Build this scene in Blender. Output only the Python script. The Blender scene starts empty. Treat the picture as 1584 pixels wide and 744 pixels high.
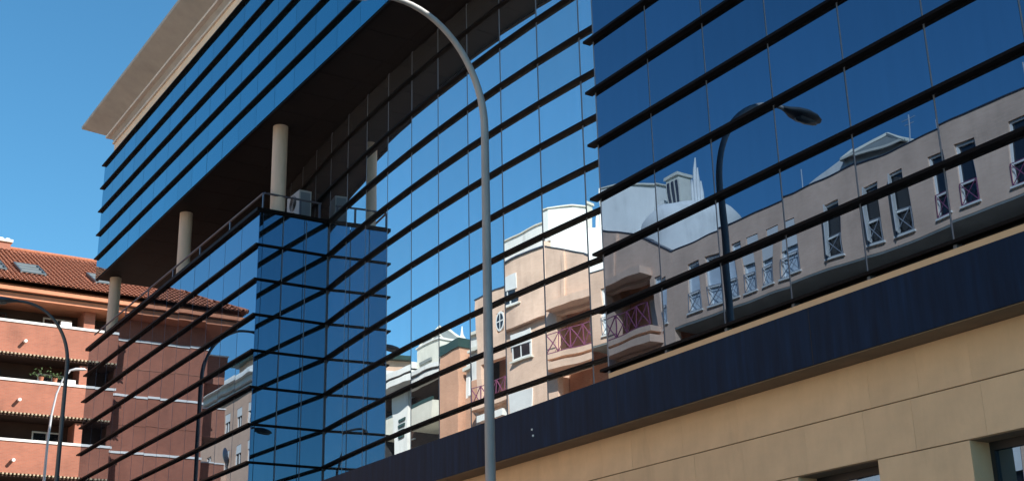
import bpy, math, random
from mathutils import Vector, Matrix
random.seed(7)
SC = bpy.context.scene
COL = SC.collection

# ------------------------------------------------------------------ camera
cam_data = bpy.data.cameras.new("camera")
cam = bpy.data.objects.new("camera", cam_data)
COL.objects.link(cam)
SC.camera = cam
cr = Vector((0.53260, 0.84607, -0.02222))
cu = Vector((0.29236, -0.15928, 0.94295))
cf = Vector((-0.79426, 0.50872, 0.33219))
m = Matrix(((cr.x, cu.x, -cf.x, 0.0), (cr.y, cu.y, -cf.y, -12.75), (cr.z, cu.z, -cf.z, 1.65), (0, 0, 0, 1)))
cam.matrix_world = m
cam_data.sensor_width = 36
cam_data.sensor_fit = 'HORIZONTAL'
cam_data.lens = 46.534
cam_data.clip_end = 5000

# ------------------------------------------------------------------ light
SUN_EL = math.radians(36)
SUN_AZ = math.radians(52)          # from +Y towards +X
world = bpy.data.worlds.new("World")
SC.world = world
world.use_nodes = True
wn = world.node_tree.nodes
wl = world.node_tree.links
bg = wn["Background"]
sky = wn.new("ShaderNodeTexSky")
sky.sky_type = 'NISHITA'
sky.sun_disc = False
sky.sun_elevation = SUN_EL
sky.sun_rotation = SUN_AZ
sky.altitude = 650
sky.air_density = 1.0
sky.dust_density = 0.2
sky.ozone_density = 1.0
sky_sat = wn.new("ShaderNodeHueSaturation")
sky_sat.inputs["Saturation"].default_value = 1.25
wl.new(sky.outputs[0], sky_sat.inputs["Color"])
sky_mul = wn.new("ShaderNodeVectorMath")
sky_mul.operation = 'MULTIPLY'
sky_mul.inputs[1].default_value = (0.745, 1.02, 0.95)
wl.new(sky_sat.outputs[0], sky_mul.inputs[0])
wl.new(sky_mul.outputs[0], bg.inputs[0])
bg.inputs[1].default_value = 0.110

sun_data = bpy.data.lights.new("sun", 'SUN')
sun = bpy.data.objects.new("sun", sun_data)
COL.objects.link(sun)
sun_data.energy = 5.0
sun_data.angle = math.radians(0.53)
sun_data.color = (1.0, 0.93, 0.83)
sdir = Vector((math.sin(SUN_AZ) * math.cos(SUN_EL), math.cos(SUN_AZ) * math.cos(SUN_EL), math.sin(SUN_EL)))
sun.rotation_euler = sdir.to_track_quat('Z', 'Y').to_euler()
sun.location = (0, 0, 60)

SC.view_settings.view_transform = 'Standard'
SC.view_settings.look = 'None'
SC.view_settings.exposure = 0.92
SC.view_settings.gamma = 1.0
SC.view_settings.use_curve_mapping = False
SC.render.engine = 'CYCLES'
SC.cycles.max_bounces = 10
SC.cycles.glossy_bounces = 6
SC.cycles.diffuse_bounces = 4

# ------------------------------------------------------------------ materials
MATS = {}


def principled(name):
    mt = bpy.data.materials.new(name)
    mt.use_nodes = True
    MATS[name] = mt
    nt = mt.node_tree
    return mt, nt, nt.nodes["Principled BSDF"]


def N(nt, typ, **kw):
    n = nt.nodes.new(typ)
    for k, v in kw.items():
        if k in n.inputs:
            n.inputs[k].default_value = v
        else:
            setattr(n, k, v)
    return n


def mix_col(nt, fac, a, b):
    mx = nt.nodes.new("ShaderNodeMix")
    mx.data_type = 'RGBA'
    mx.clamp_factor = True
    for sock, val in ((mx.inputs[0], fac), (mx.inputs[6], a), (mx.inputs[7], b)):
        if hasattr(val, 'is_linked'):
            nt.links.new(val, sock)
        elif isinstance(val, (int, float)):
            sock.default_value = val
        else:
            sock.default_value = (*val, 1)
    return mx.outputs[2]


def ramp(nt, src, lo, hi):
    r = nt.nodes.new("ShaderNodeMapRange")
    r.inputs[1].default_value = lo
    r.inputs[2].default_value = hi
    nt.links.new(src, r.inputs[0])
    return r.outputs[0]


def stretched(nt, sx, sy, sz):
    tc = nt.nodes.new("ShaderNodeTexCoord")
    mp = nt.nodes.new("ShaderNodeMapping")
    mp.inputs["Scale"].default_value = (sx, sy, sz)
    nt.links.new(tc.outputs["Object"], mp.inputs[0])
    return mp.outputs[0]


def mat(name, col, rough=0.7, metal=0.0, var=0.15, scale=1.5, bump=0.0, bscale=40.0, stretch=(1, 1, 1), per_object=0.0, spec=0.5):
    """plain surface: base colour with soft large-scale wear and optional fine relief"""
    mt, nt, bs = principled(name)
    v = stretched(nt, *stretch)
    n1 = N(nt, "ShaderNodeTexNoise", Scale=scale, Detail=6.0, Roughness=0.6)
    nt.links.new(v, n1.inputs["Vector"])
    f = ramp(nt, n1.outputs[0], 0.3, 0.7)
    dark = tuple(c * (1 - var) for c in col)
    lite = tuple(min(1, c * (1 + var)) for c in col)
    c = mix_col(nt, f, dark, lite)
    if per_object:
        oi = nt.nodes.new("ShaderNodeObjectInfo")
        hs = nt.nodes.new("ShaderNodeHueSaturation")
        mr = nt.nodes.new("ShaderNodeMapRange")
        mr.inputs[3].default_value = 1 - per_object
        mr.inputs[4].default_value = 1 + per_object
        nt.links.new(oi.outputs["Random"], mr.inputs[0])
        nt.links.new(mr.outputs[0], hs.inputs["Value"])
        nt.links.new(c, hs.inputs["Color"])
        c = hs.outputs[0]
    nt.links.new(c, bs.inputs["Base Color"])
    bs.inputs["Roughness"].default_value = rough
    bs.inputs["Metallic"].default_value = metal
    bs.inputs["Specular IOR Level"].default_value = spec
    if bump:
        n2 = N(nt, "ShaderNodeTexNoise", Scale=bscale, Detail=4.0)
        nt.links.new(v, n2.inputs["Vector"])
        bp = N(nt, "ShaderNodeBump", Strength=bump, Distance=0.01)
        nt.links.new(n2.outputs[0], bp.inputs["Height"])
        nt.links.new(bp.outputs[0], bs.inputs["Normal"])
    return mt


def mirror_glass(name, tint, rough=0.0, wave=0.0022, dirt=0.05, veil=0.02):
    """solar-control glazing: coloured mirror coating, faintly wavy and streaked"""
    mt, nt, bs = principled(name)
    tc = nt.nodes.new("ShaderNodeTexCoord")
    oi = nt.nodes.new("ShaderNodeObjectInfo")
    vm = N(nt, "ShaderNodeVectorMath", operation='MULTIPLY')
    cb = nt.nodes.new("ShaderNodeCombineXYZ")
    for k in range(3):
        nt.links.new(oi.outputs["Random"], cb.inputs[k])
    nt.links.new(cb.outputs[0], vm.inputs[0])
    vm.inputs[1].default_value = (37, 53, 71)
    va = N(nt, "ShaderNodeVectorMath", operation='ADD')
    nt.links.new(tc.outputs["Object"], va.inputs[0])
    nt.links.new(vm.outputs[0], va.inputs[1])
    n1 = N(nt, "ShaderNodeTexNoise", Scale=0.75, Detail=1.0, Roughness=0.3)
    nt.links.new(va.outputs[0], n1.inputs["Vector"])
    bp = N(nt, "ShaderNodeBump", Strength=1.0, Distance=wave)
    nt.links.new(n1.outputs[0], bp.inputs["Height"])
    nt.links.new(bp.outputs[0], bs.inputs["Normal"])
    mp = nt.nodes.new("ShaderNodeMapping")
    mp.inputs["Scale"].default_value = (9, 9, 0.7)
    nt.links.new(va.outputs[0], mp.inputs[0])
    n2 = N(nt, "ShaderNodeTexNoise", Scale=1.0, Detail=5.0)
    nt.links.new(mp.outputs[0], n2.inputs["Vector"])
    f = ramp(nt, n2.outputs[0], 0.35, 0.75)
    c = mix_col(nt, f, tint, tuple(t * (1 - dirt) for t in tint))
    hs = nt.nodes.new("ShaderNodeHueSaturation")
    mr = nt.nodes.new("ShaderNodeMapRange")
    mr.inputs[3].default_value = 0.92
    mr.inputs[4].default_value = 1.08
    nt.links.new(oi.outputs["Random"], mr.inputs[0])
    nt.links.new(mr.outputs[0], hs.inputs["Value"])
    nt.links.new(c, hs.inputs["Color"])
    nt.links.new(hs.outputs[0], bs.inputs["Base Color"])
    bs.inputs["Metallic"].default_value = 1.0 - veil
    bs.inputs["Roughness"].default_value = rough
    return mt


def brick(name, c1, c2, mortar, bw=0.24, bh=0.07, plane='XZ', var=0.12, ms=0.012):
    mt, nt, bs = principled(name)
    tc = nt.nodes.new("ShaderNodeTexCoord")
    sp = nt.nodes.new("ShaderNodeSeparateXYZ")
    cb = nt.nodes.new("ShaderNodeCombineXYZ")
    ad = N(nt, "ShaderNodeMath", operation='ADD')
    nt.links.new(tc.outputs["Object"], sp.inputs[0])
    nt.links.new(sp.outputs[0], ad.inputs[0])
    nt.links.new(sp.outputs[1], ad.inputs[1])
    nt.links.new(ad.outputs[0], cb.inputs[0])
    nt.links.new(sp.outputs[2], cb.inputs[1])
    br = N(nt, "ShaderNodeTexBrick", Scale=1.0)
    br.inputs["Mortar Size"].default_value = ms
    br.inputs["Brick Width"].default_value = bw
    br.inputs["Row Height"].default_value = bh
    br.inputs["Color1"].default_value = (*c1, 1)
    br.inputs["Color2"].default_value = (*c2, 1)
    br.inputs["Mortar"].default_value = (*mortar, 1)
    nt.links.new(cb.outputs[0], br.inputs["Vector"])
    n1 = N(nt, "ShaderNodeTexNoise", Scale=0.7, Detail=5.0)
    nt.links.new(tc.outputs["Object"], n1.inputs["Vector"])
    hs = nt.nodes.new("ShaderNodeHueSaturation")
    mr = nt.nodes.new("ShaderNodeMapRange")
    mr.inputs[1].default_value = 0.3
    mr.inputs[2].default_value = 0.7
    mr.inputs[3].default_value = 1 - var
    mr.inputs[4].default_value = 1 + var
    nt.links.new(n1.outputs[0], mr.inputs[0])
    nt.links.new(mr.outputs[0], hs.inputs["Value"])
    nt.links.new(br.outputs["Color"], hs.inputs["Color"])
    nt.links.new(hs.outputs[0], bs.inputs["Base Color"])
    bs.inputs["Roughness"].default_value = 0.85
    return mt


G_RIGHT = mirror_glass("glass_dark_blue", (0.128, 0.180, 0.262), veil=0.004, wave=0.0034)
G_CURVE = mirror_glass("glass_light_blue", (0.57, 0.64, 0.70), veil=0.035)
G_WING = mirror_glass("glass_mid_blue", (0.16, 0.23, 0.33), wave=0.0016)
G_UPPER = mirror_glass("glass_upper_blue", (0.075, 0.27, 0.38), rough=0.03, wave=0.003)
G_RETURN = mirror_glass("glass_return_blue", (0.12, 0.20, 0.28), wave=0.0016)
FIN = mat("bronze_fin", (0.006, 0.005, 0.0055), rough=0.5, var=0.2, spec=0.06)
MULL = mat("mullion_grey", (0.11, 0.145, 0.19), rough=0.4, var=0.1)
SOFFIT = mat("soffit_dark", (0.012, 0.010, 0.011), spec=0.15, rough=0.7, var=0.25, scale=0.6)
CORE = mat("core_dark", (0.02, 0.02, 0.022), rough=0.9)
NAVY = mat("navy_band", (0.0035, 0.016, 0.042), rough=0.55, spec=0.10, var=0.35, scale=1.2, stretch=(6, 6, 0.5))
STONE = mat("sandstone", (0.72, 0.495, 0.295), rough=0.85, var=0.07, scale=2.2, bump=0.3, bscale=55, per_object=0.045)


def add_stains(mt, amount, sx=5.0, sz=0.6):
    """rain streaks and blotches laid over a material's colour"""
    nt = mt.node_tree
    bs = nt.nodes["Principled BSDF"]
    src = bs.inputs["Base Color"].links[0].from_socket
    ge = nt.nodes.new("ShaderNodeNewGeometry")
    mp = nt.nodes.new("ShaderNodeMapping")
    mp.inputs["Scale"].default_value = (sx, sx, sz)
    nt.links.new(ge.outputs["Position"], mp.inputs[0])
    n1 = N(nt, "ShaderNodeTexNoise", Scale=1.0, Detail=7.0, Roughness=0.65)
    nt.links.new(mp.outputs[0], n1.inputs["Vector"])
    n2 = N(nt, "ShaderNodeTexNoise", Scale=0.9, Detail=4.0)
    nt.links.new(ge.outputs["Position"], n2.inputs["Vector"])
    ml = N(nt, "ShaderNodeMath", operation='MULTIPLY')
    nt.links.new(ramp(nt, n1.outputs[0], 0.48, 0.72), ml.inputs[0])
    nt.links.new(ramp(nt, n2.outputs[0], 0.35, 0.65), ml.inputs[1])
    hs = nt.nodes.new("ShaderNodeHueSaturation")
    hs.inputs["Value"].default_value = 1 - amount
    nt.links.new(src, hs.inputs["Color"])
    nt.links.new(mix_col(nt, ml.outputs[0], src, hs.outputs[0]), bs.inputs["Base Color"])


add_stains(STONE, 0.16, 3.0, 0.8)
STRIP = mat("stone_strip", (0.68, 0.46, 0.27), rough=0.85, var=0.08)
MORTAR = mat("stone_joint", (0.22, 0.16, 0.10), rough=0.95)
CONC = mat("cornice_concrete", (0.35, 0.325, 0.30), rough=0.85, var=0.12, scale=0.8, bump=0.1, stretch=(1.6, 1.6, 0.4))
CONC_L = mat("cornice_moulding", (0.58, 0.52, 0.47), rough=0.8, var=0.08)
FRIEZE = mat("frieze_cream", (0.74, 0.57, 0.42), rough=0.8, var=0.07)
COLM = mat("column_concrete", (0.50, 0.42, 0.34), rough=0.85, var=0.12, bump=0.15, stretch=(2, 2, 0.4))
RAIL = mat("rail_steel", (0.07, 0.08, 0.11), rough=0.35, metal=0.4, var=0.1)
ACW = mat("ac_casing", (0.30, 0.32, 0.34), rough=0.5, var=0.08)
BLACK = mat("black_plastic", (0.015, 0.015, 0.016), rough=0.5)
GALV = mat("galvanised", (0.33, 0.325, 0.32), rough=0.6, metal=0.1, var=0.12, scale=5, stretch=(1, 1, 0.3))
PAINTED = mat("pole_paint_dark", (0.06, 0.075, 0.085), rough=0.45, metal=0.2, var=0.12)
POLE_W = mat("pole_white", (0.46, 0.47, 0.50), rough=0.4, metal=0.2, var=0.08)
LENS = mat("lamp_lens", (0.14, 0.15, 0.145), rough=0.12, var=0.05)
# brick house
RBRICK = brick("red_brick", (0.36, 0.121, 0.072), (0.295, 0.098, 0.06), (0.29, 0.14, 0.097))
RBRICK2 = brick("red_brick_dark", (0.40, 0.15, 0.095), (0.33, 0.125, 0.08), (0.30, 0.16, 0.11))
TILE = mat("roof_terracotta", (0.31, 0.112, 0.060), rough=0.85, var=0.35, scale=9, per_object=0.12)
TILE_D = mat("ridge_terracotta", (0.36, 0.14, 0.08), rough=0.85, var=0.25, scale=5)
CORNICE_O = mat("eave_terracotta", (0.52, 0.21, 0.115), rough=0.8, var=0.12)
WHITE = mat("white_paint", (0.74, 0.73, 0.70), rough=0.6, var=0.07)
DENTIL = mat("dentil_cream", (0.40, 0.32, 0.22), rough=0.8, var=0.15)
RECESS_SHADE = mat("recess_shade", (0.055, 0.028, 0.02), rough=0.9, var=0.2)  # brown darkened to hold the shade of recesses and cornice undersides
WGLASS = mat("window_glass", (0.018, 0.022, 0.028), rough=0.05, var=0.1, spec=0.8)
SKYL = mat("skylight_glass", (0.30, 0.36, 0.40), rough=0.08, metal=0.6, var=0.1)
# across the street
PEACH = brick("peach_brick", (0.79, 0.535, 0.39), (0.72, 0.48, 0.345), (0.70, 0.51, 0.39))
PEACH2 = brick("peach_brick_deep", (0.62, 0.32, 0.19), (0.54, 0.27, 0.16), (0.55, 0.34, 0.24))
PINK = mat("pink_render", (0.60, 0.40, 0.29), rough=0.9, var=0.08)
RWHITE = mat("white_render", (0.76, 0.745, 0.70), rough=0.85, var=0.06, scale=0.7)
CREAM = mat("cream_render", (0.66, 0.63, 0.54), rough=0.85, var=0.08)
GREY_S = mat("grey_soffit", (0.20, 0.215, 0.205), rough=0.9, var=0.15)
GREEN = mat("green_metal", (0.025, 0.055, 0.045), rough=0.5, var=0.2)
WRAIL = mat("window_rail_grey", (0.26, 0.28, 0.31), rough=0.5, var=0.1)
PURPLE = mat("purple_rail", (0.24, 0.07, 0.14), rough=0.5, var=0.1)
CURTAIN = mat("curtain_pale", (0.58, 0.66, 0.72), rough=0.7, var=0.12, scale=3)
ZINC = mat("zinc_roof", (0.40, 0.44, 0.47), rough=0.5, metal=0.2, var=0.12)
PLANT = mat("plant_leaf", (0.055, 0.095, 0.03), rough=0.8, var=0.4, scale=8)
ASPH = mat("asphalt", (0.15, 0.145, 0.14), rough=0.95, var=0.2, bump=0.4, bscale=80)
PAVE = mat("pavement_tile", (0.50, 0.46, 0.41), rough=0.9, var=0.12)
KERB = mat("kerb_granite", (0.34, 0.335, 0.33), rough=0.85, var=0.15, bump=0.2)
PAINT = mat("road_paint", (0.75, 0.75, 0.73), rough=0.8, var=0.12)
EARTH = mat("ground_dust", (0.28, 0.24, 0.19), rough=0.95, var=0.2, scale=0.05)


add_stains(NAVY, -0.9, 7.0, 0.35)
add_stains(CONC, 0.12, 2.5, 2.5)
add_stains(COLM, 0.3, 6.0, 0.5)
add_stains(PEACH, 0.25, 1.5, 0.4)
add_stains(RBRICK, 0.3, 1.2, 0.4)
add_stains(RWHITE, 0.3, 2.0, 0.3)
add_stains(GALV, 0.3, 12.0, 1.2)

# ------------------------------------------------------------------ mesh helpers
class MB:
    def __init__(self):
        self.v = []
        self.f = []

    def add(self, vs, fs):
        o = len(self.v)
        self.v += [tuple(p) for p in vs]
        self.f += [tuple(i + o for i in f) for f in fs]
        return self

    def box(self, x0, x1, y0, y1, z0, z1):
        x0, x1 = min(x0, x1), max(x0, x1)
        y0, y1 = min(y0, y1), max(y0, y1)
        z0, z1 = min(z0, z1), max(z0, z1)
        return self.add([(x0, y0, z0), (x1, y0, z0), (x1, y1, z0), (x0, y1, z0), (x0, y0, z1), (x1, y0, z1), (x1, y1, z1), (x0, y1, z1)],
                        [(3, 2, 1, 0), (4, 5, 6, 7), (0, 1, 5, 4), (1, 2, 6, 5), (2, 3, 7, 6), (3, 0, 4, 7)])

    def prism(self, poly, z0, z1):
        """plan polygon (counter-clockwise) extruded upwards"""
        n = len(poly)
        vs = [(p[0], p[1], z0) for p in poly] + [(p[0], p[1], z1) for p in poly]
        fs = [tuple(range(n - 1, -1, -1)), tuple(range(n, 2 * n))]
        fs += [(i, (i + 1) % n, n + (i + 1) % n, n + i) for i in range(n)]
        return self.add(vs, fs)

    def extrude(self, poly3, d):
        """3-D polygon pushed along vector d"""
        n = len(poly3)
        vs = [tuple(p) for p in poly3] + [tuple(Vector(p) + Vector(d)) for p in poly3]
        fs = [tuple(range(n)), tuple(range(2 * n - 1, n - 1, -1))]
        fs += [((i + 1) % n, i, n + i, n + (i + 1) % n) for i in range(n)]
        return self.add(vs, fs)

    def bar(self, p, q, w, h=None):
        p, q = Vector(p), Vector(q)
        h = h or w
        t = (q - p).normalized()
        up = Vector((0, 0, 1)) if abs(t.z) < 0.95 else Vector((1, 0, 0))
        s = t.cross(up).normalized() * w / 2
        u = s.cross(t).normalized() * h / 2
        vs = [p - s - u, p + s - u, p + s + u, p - s + u, q - s - u, q + s - u, q + s + u, q - s + u]
        return self.add(vs, [(3, 2, 1, 0), (4, 5, 6, 7), (0, 1, 5, 4), (1, 2, 6, 5), (2, 3, 7, 6), (3, 0, 4, 7)])

    def tube(self, pts, rad, n=12):
        pts = [Vector(p) for p in pts]
        if not hasattr(rad, '__len__'):
            rad = [rad] * len(pts)
        rings = []
        prev = None
        for i, p in enumerate(pts):
            t = (pts[min(i + 1, len(pts) - 1)] - pts[max(i - 1, 0)]).normalized()
            if prev is None:
                a = Vector((1, 0, 0)) if abs(t.x) < 0.9 else Vector((0, 1, 0))
            else:
                a = prev
            s = (a - t * a.dot(t)).normalized()
            prev = s
            u = t.cross(s)
            rings.append([p + (s * math.cos(2 * math.pi * k / n) + u * math.sin(2 * math.pi * k / n)) * rad[i] for k in range(n)])
        vs = [q for r in rings for q in r]
        fs = []
        for i in range(len(pts) - 1):
            for k in range(n):
                fs.append((i * n + k, i * n + (k + 1) % n, (i + 1) * n + (k + 1) % n, (i + 1) * n + k))
        fs.append(tuple(range(n - 1, -1, -1)))
        fs.append(tuple((len(pts) - 1) * n + k for k in range(n)))
        return self.add(vs, fs)

    def lathe(self, prof, c=(0, 0, 0), n=24):
        """profile of (radius, z) turned about a vertical axis"""
        vs = []
        for r, z in prof:
            for k in range(n):
                a = 2 * math.pi * k / n
                vs.append((c[0] + r * math.cos(a), c[1] + r * math.sin(a), c[2] + z))
        fs = []
        for i in range(len(prof) - 1):
            for k in range(n):
                fs.append((i * n + k, i * n + (k + 1) % n, (i + 1) * n + (k + 1) % n, (i + 1) * n + k))
        fs.append(tuple(range(n - 1, -1, -1)))
        fs.append(tuple((len(prof) - 1) * n + k for k in range(n)))
        return self.add(vs, fs)

    def mesh(self, name, material, smooth=False):
        me = bpy.data.meshes.new(name)
        me.from_pydata(self.v, [], self.f)
        me.materials.append(material)
        if smooth:
            me.polygons.foreach_set("use_smooth", [True] * len(me.polygons))
            try:
                me.set_sharp_from_angle(angle=math.radians(40))
            except Exception:
                pass
        me.update()
        return me

    def build(self, name, material, parent=None, smooth=False):
        return link(name, self.mesh(name, material, smooth), parent)


WPOS = {}


def link(name, me, parent=None, loc=(0, 0, 0), rot=None):
    """link an object whose mesh is written in world coordinates (loc is a world position)"""
    o = bpy.data.objects.new(name, me)
    COL.objects.link(o)
    base = Vector((0, 0, 0))
    if parent:
        o.parent = parent
        base = WPOS[parent.name]
    o.location = Vector(loc) - base
    WPOS[o.name] = Vector(loc)
    if rot:
        o.rotation_euler = rot
    return o


def thing(name, loc, label, cat, group=None):
    o = bpy.data.objects.new(name, None)
    COL.objects.link(o)
    o.location = loc
    o.empty_display_size = 0.5
    WPOS[o.name] = Vector(loc)
    return tag(o, label, cat, group)


def tag(o, label, cat, group=None):
    o["label"] = label
    o["category"] = cat
    if group:
        o["group"] = group
    return o


def struct(o):
    o["kind"] = "structure"
    return o


def stuff(o):
    o["kind"] = "stuff"
    return o


def wall_cells(x0, x1, z0, z1, holes):
    """split a rectangle into the cells that are left round rectangular holes"""
    xs = sorted({x0, x1, *[h[0] for h in holes], *[h[1] for h in holes]})
    out = []
    for a, b in zip(xs, xs[1:]):
        if b <= x0 or a >= x1:
            continue
        mid = (a + b) / 2
        spans = sorted([(h[2], h[3]) for h in holes if h[0] < mid < h[1]])
        z = z0
        for s, e in spans:
            if s > z:
                out.append((a, b, z, s))
            z = max(z, e)
        if z < z1:
            out.append((a, b, z, z1))
    return out


# ------------------------------------------------------------------ the ground
g = MB(); g.add([(-900, -900, 0), (900, -900, 0), (900, 900, 0), (-900, 900, 0)], [(0, 1, 2, 3)])
struct(g.build("ground", EARTH))
g = MB(); g.add([(-260, -18.6, 0.004), (260, -18.6, 0.004), (260, -3.3, 0.004), (-260, -3.3, 0.004)], [(0, 1, 2, 3)])
road = struct(g.build("road", ASPH))
for i in range(30):
    x = -130 + i * 7
    mb = MB().add([(x, -11.03, 0.008), (x + 3, -11.03, 0.008), (x + 3, -10.91, 0.008), (x, -10.91, 0.008)], [(0, 1, 2, 3)])
    mb.build("road_marking", PAINT, road)
g = MB().box(-68, 60, -3.12, 0.05, -0.1, 0.13)
pav = struct(g.build("pavement", PAVE))
MB().box(-68, 60, -3.3, -3.12, -0.1, 0.14).build("kerb", KERB, pav)
g = MB().box(-140, 60, -23.2, -18.78, -0.1, 0.13)
pav2 = struct(g.build("pavement", PAVE))
MB().box(-140, 60, -18.78, -18.6, -0.1, 0.14).build("kerb", KERB, pav2)

# ------------------------------------------------------------------ the glass office building
office = thing("office_building", (-25, 6, 0), "mirror glass office building with black sunshade fins, navy band and sandstone base", "building")
LEV = [6.83] + [7.835 + i * 1.007 for i in range(10)]          # fin levels 6.80 ... 16.79
SOF = 17.72
UP = [17.72, 18.55, 19.54, 20.53, 21.52, 22.51]

# curved wall plan
STEP = 1.42
BX = [-32.9 + STEP * i for i in range(-12, 12)]


def slope(x):
    t = x + 24.9
    return 0.0125 * t if t < 0 else 0.0190 * t


i0 = min(range(len(BX)), key=lambda i: abs(BX[i] + 24.38))
BY = {i0: 1.71}
for i in range(i0, len(BX) - 1):
    BY[i + 1] = BY[i] + STEP * slope((BX[i] + BX[i + 1]) / 2)
for i in range(i0, 0, -1):
    BY[i - 1] = BY[i] - STEP * slope((BX[i] + BX[i - 1]) / 2)
ARC = [(BX[i], BY[i]) for i in range(len(BX))]
JN = 12                                               # index of the junction with the wing return

# cores behind the glazing
core = MB()
core.prism([(x, y + 0.12) for x, y in ARC] + [(-17.28, 18), (-49.94, 18)], 0.0, SOF + 0.2)
core.box(-17.0, 14, 0.12, 18.1, 5.70, 15.9)
core.box(-17.0, 14, 2.5, 18.1, 0.0, 5.69)
core.prism([(-50.05, 0.12), (-33.08, 0.12), (-33.08, 2.3), (-36, 2.6), (-40, 3.25), (-45, 4.4), (-50.05, 5.9)], 0.0, 14.70)
core.box(-50.0, -16.9, 0.12, 18.2, SOF + 0.02, 22.9)
core.build("core", CORE, office)
sof = MB().box(-50.12, -17.02, 0.03, 8.0, SOF + 0.008, SOF + 0.018).build("soffit", CORE, office)
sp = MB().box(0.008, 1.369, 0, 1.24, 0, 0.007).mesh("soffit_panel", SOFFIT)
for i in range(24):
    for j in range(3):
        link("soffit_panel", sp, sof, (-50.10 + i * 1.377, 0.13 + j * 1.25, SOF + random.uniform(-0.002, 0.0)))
MB().box(-50.12, -17.02, 0.025, 0.115, SOF - 0.05, SOF - 0.002).build("soffit_edge", FIN, office)

PANES = {}


def pane(parent, a, b, z0, z1, material, name="pane", tilt=0.0011, gap=0.030):
    """one flat pane between plan points a and b, left to right as seen from outside"""
    a, b = Vector((a[0], a[1])), Vector((b[0], b[1]))
    w, h = (b - a).length - gap, z1 - z0
    key = (round(w, 3), round(h, 3), material.name)
    if key not in PANES:
        PANES[key] = MB().box(-w / 2, w / 2, 0, 0.02, 0, h).mesh("pane", material)
    c = (a + b) / 2
    yaw = math.atan2(b.y - a.y, b.x - a.x)
    rot = (random.gauss(0, tilt), 0, yaw + random.gauss(0, tilt))
    return link(name, PANES[key], parent, (c.x, c.y, z0), rot)


def offset_path(path, d):
    out = []
    for i, p in enumerate(path):
        p0 = Vector(path[max(i - 1, 0)]); p1 = Vector(path[min(i + 1, len(path) - 1)])
        t = (p1 - p0).normalized()
        out.append((p[0] + t.y * d, p[1] - t.x * d))
    return out


def fin(parent, path, z, depth=0.10, th=0.045):
    o = offset_path(path, depth)
    i_ = offset_path(path, -0.05)
    mb = MB()
    n = len(path)
    vs = []
    for k in range(n):
        vs += [(i_[k][0], i_[k][1], z), (o[k][0], o[k][1], z), (o[k][0], o[k][1], z + th), (i_[k][0], i_[k][1], z + th)]
    fs = []
    for k in range(n - 1):
        for j in range(4):
            fs.append((4 * k + j, 4 * k + (j + 1) % 4, 4 * k + 4 + (j + 1) % 4, 4 * k + 4 + j))
    fs += [(3, 2, 1, 0), (4 * n - 4, 4 * n - 3, 4 * n - 2, 4 * n - 1)]
    mb.add(vs, fs)
    return mb.build("sunshade_fin", FIN, parent)


def mullions(pts, z0, z1, d0=0.006, d1=0.11, w=0.055):
    mb = MB()
    for i, p in enumerate(pts):
        p0 = Vector(pts[max(i - 1, 0)]); p1 = Vector(pts[min(i + 1, len(pts) - 1)])
        t = (p1 - p0).normalized()
        nin = Vector((-t.y, t.x))
        q = Vector(p)
        poly = [q - t * w / 2 + nin * d0, q + t * w / 2 + nin * d0, q + t * w / 2 + nin * d1, q - t * w / 2 + nin * d1]
        mb.prism([(v.x, v.y) for v in poly], z0, z1)
    return mb


FT = 0.055
# right-hand block, flat, dark glass
RX = [-17.05, -15.56] + [-14.15 + 1.405 * i for i in range(9)]
cw = mullions([(x, 0) for x in RX], 6.72, 15.75).build("curtain_wall", MULL, office)
rlev = LEV[:10]
for k in range(9):
    for i in range(8):
        pane(cw, (RX[i], 0), (RX[i + 1], 0), rlev[k] + FT, rlev[k + 1] - 0.006, G_RIGHT)
mb = MB()
for k in range(len(rlev) - 1):
    for i in range(len(RX) - 1):
        if k < 9 and i < 8:
            continue
        mb.box(RX[i] + 0.015, RX[i + 1] - 0.015, 0, 0.02, rlev[k] + FT, rlev[k + 1] - 0.006)
    for i in range(8):
        mb.box(RX[-1] + 0.015 + i * 1.4, RX[-1] + 1.385 + i * 1.4, 0, 0.02, rlev[k] + FT, rlev[k + 1] - 0.006)
stuff(mb.build("upper_panes", G_RIGHT, cw))
MB().box(-17.1, 14, -0.25, 18, 15.92, 16.2).build("roof_edge", CONC, cw)
for z in rlev:
    fin(cw, [(-17.22, 0), (RX[-1] + 11.2, 0)], z, 0.06 if z < 7 else 0.11)
MB().box(-17.06, -17.02, 0.01, 2.28, 6.72, 15.78).build("side_cladding", NAVY, cw)

# curved wall, light glass in flat facets
cw = mullions(ARC[JN:], 6.6, SOF - 0.002).build("curtain_wall", MULL, office)
clev = LEV + [SOF - 0.03]
for k in range(len(clev) - 1):
    for i in range(JN, len(ARC) - 1):
        pane(cw, ARC[i], ARC[i + 1], clev[k] + FT, clev[k + 1] - 0.006, G_CURVE, tilt=0.0009, gap=0.045)
for k, z in enumerate(LEV):
    if z < 15:
        fin(cw, ARC[JN:], z)
    else:
        fin(cw, ARC, z)
mb = mullions(ARC[:JN], 14.7, SOF - 0.002)
cwt = mb.build("terrace_curtain_wall", MULL, office)
mb = MB()
for k in range(8, len(clev) - 1):
    for i in range(JN):
        a, b = Vector(ARC[i]), Vector(ARC[i + 1])
        t = (b - a).normalized(); nin = Vector((-t.y, t.x))
        a2, b2 = a + t * 0.015, b - t * 0.015
        mb.prism([tuple(a2), tuple(b2), tuple(b2 + nin * 0.02), tuple(a2 + nin * 0.02)], clev[k] + FT, clev[k + 1] - 0.006)
stuff(mb.build("terrace_panes", G_CURVE, cwt))

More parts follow.
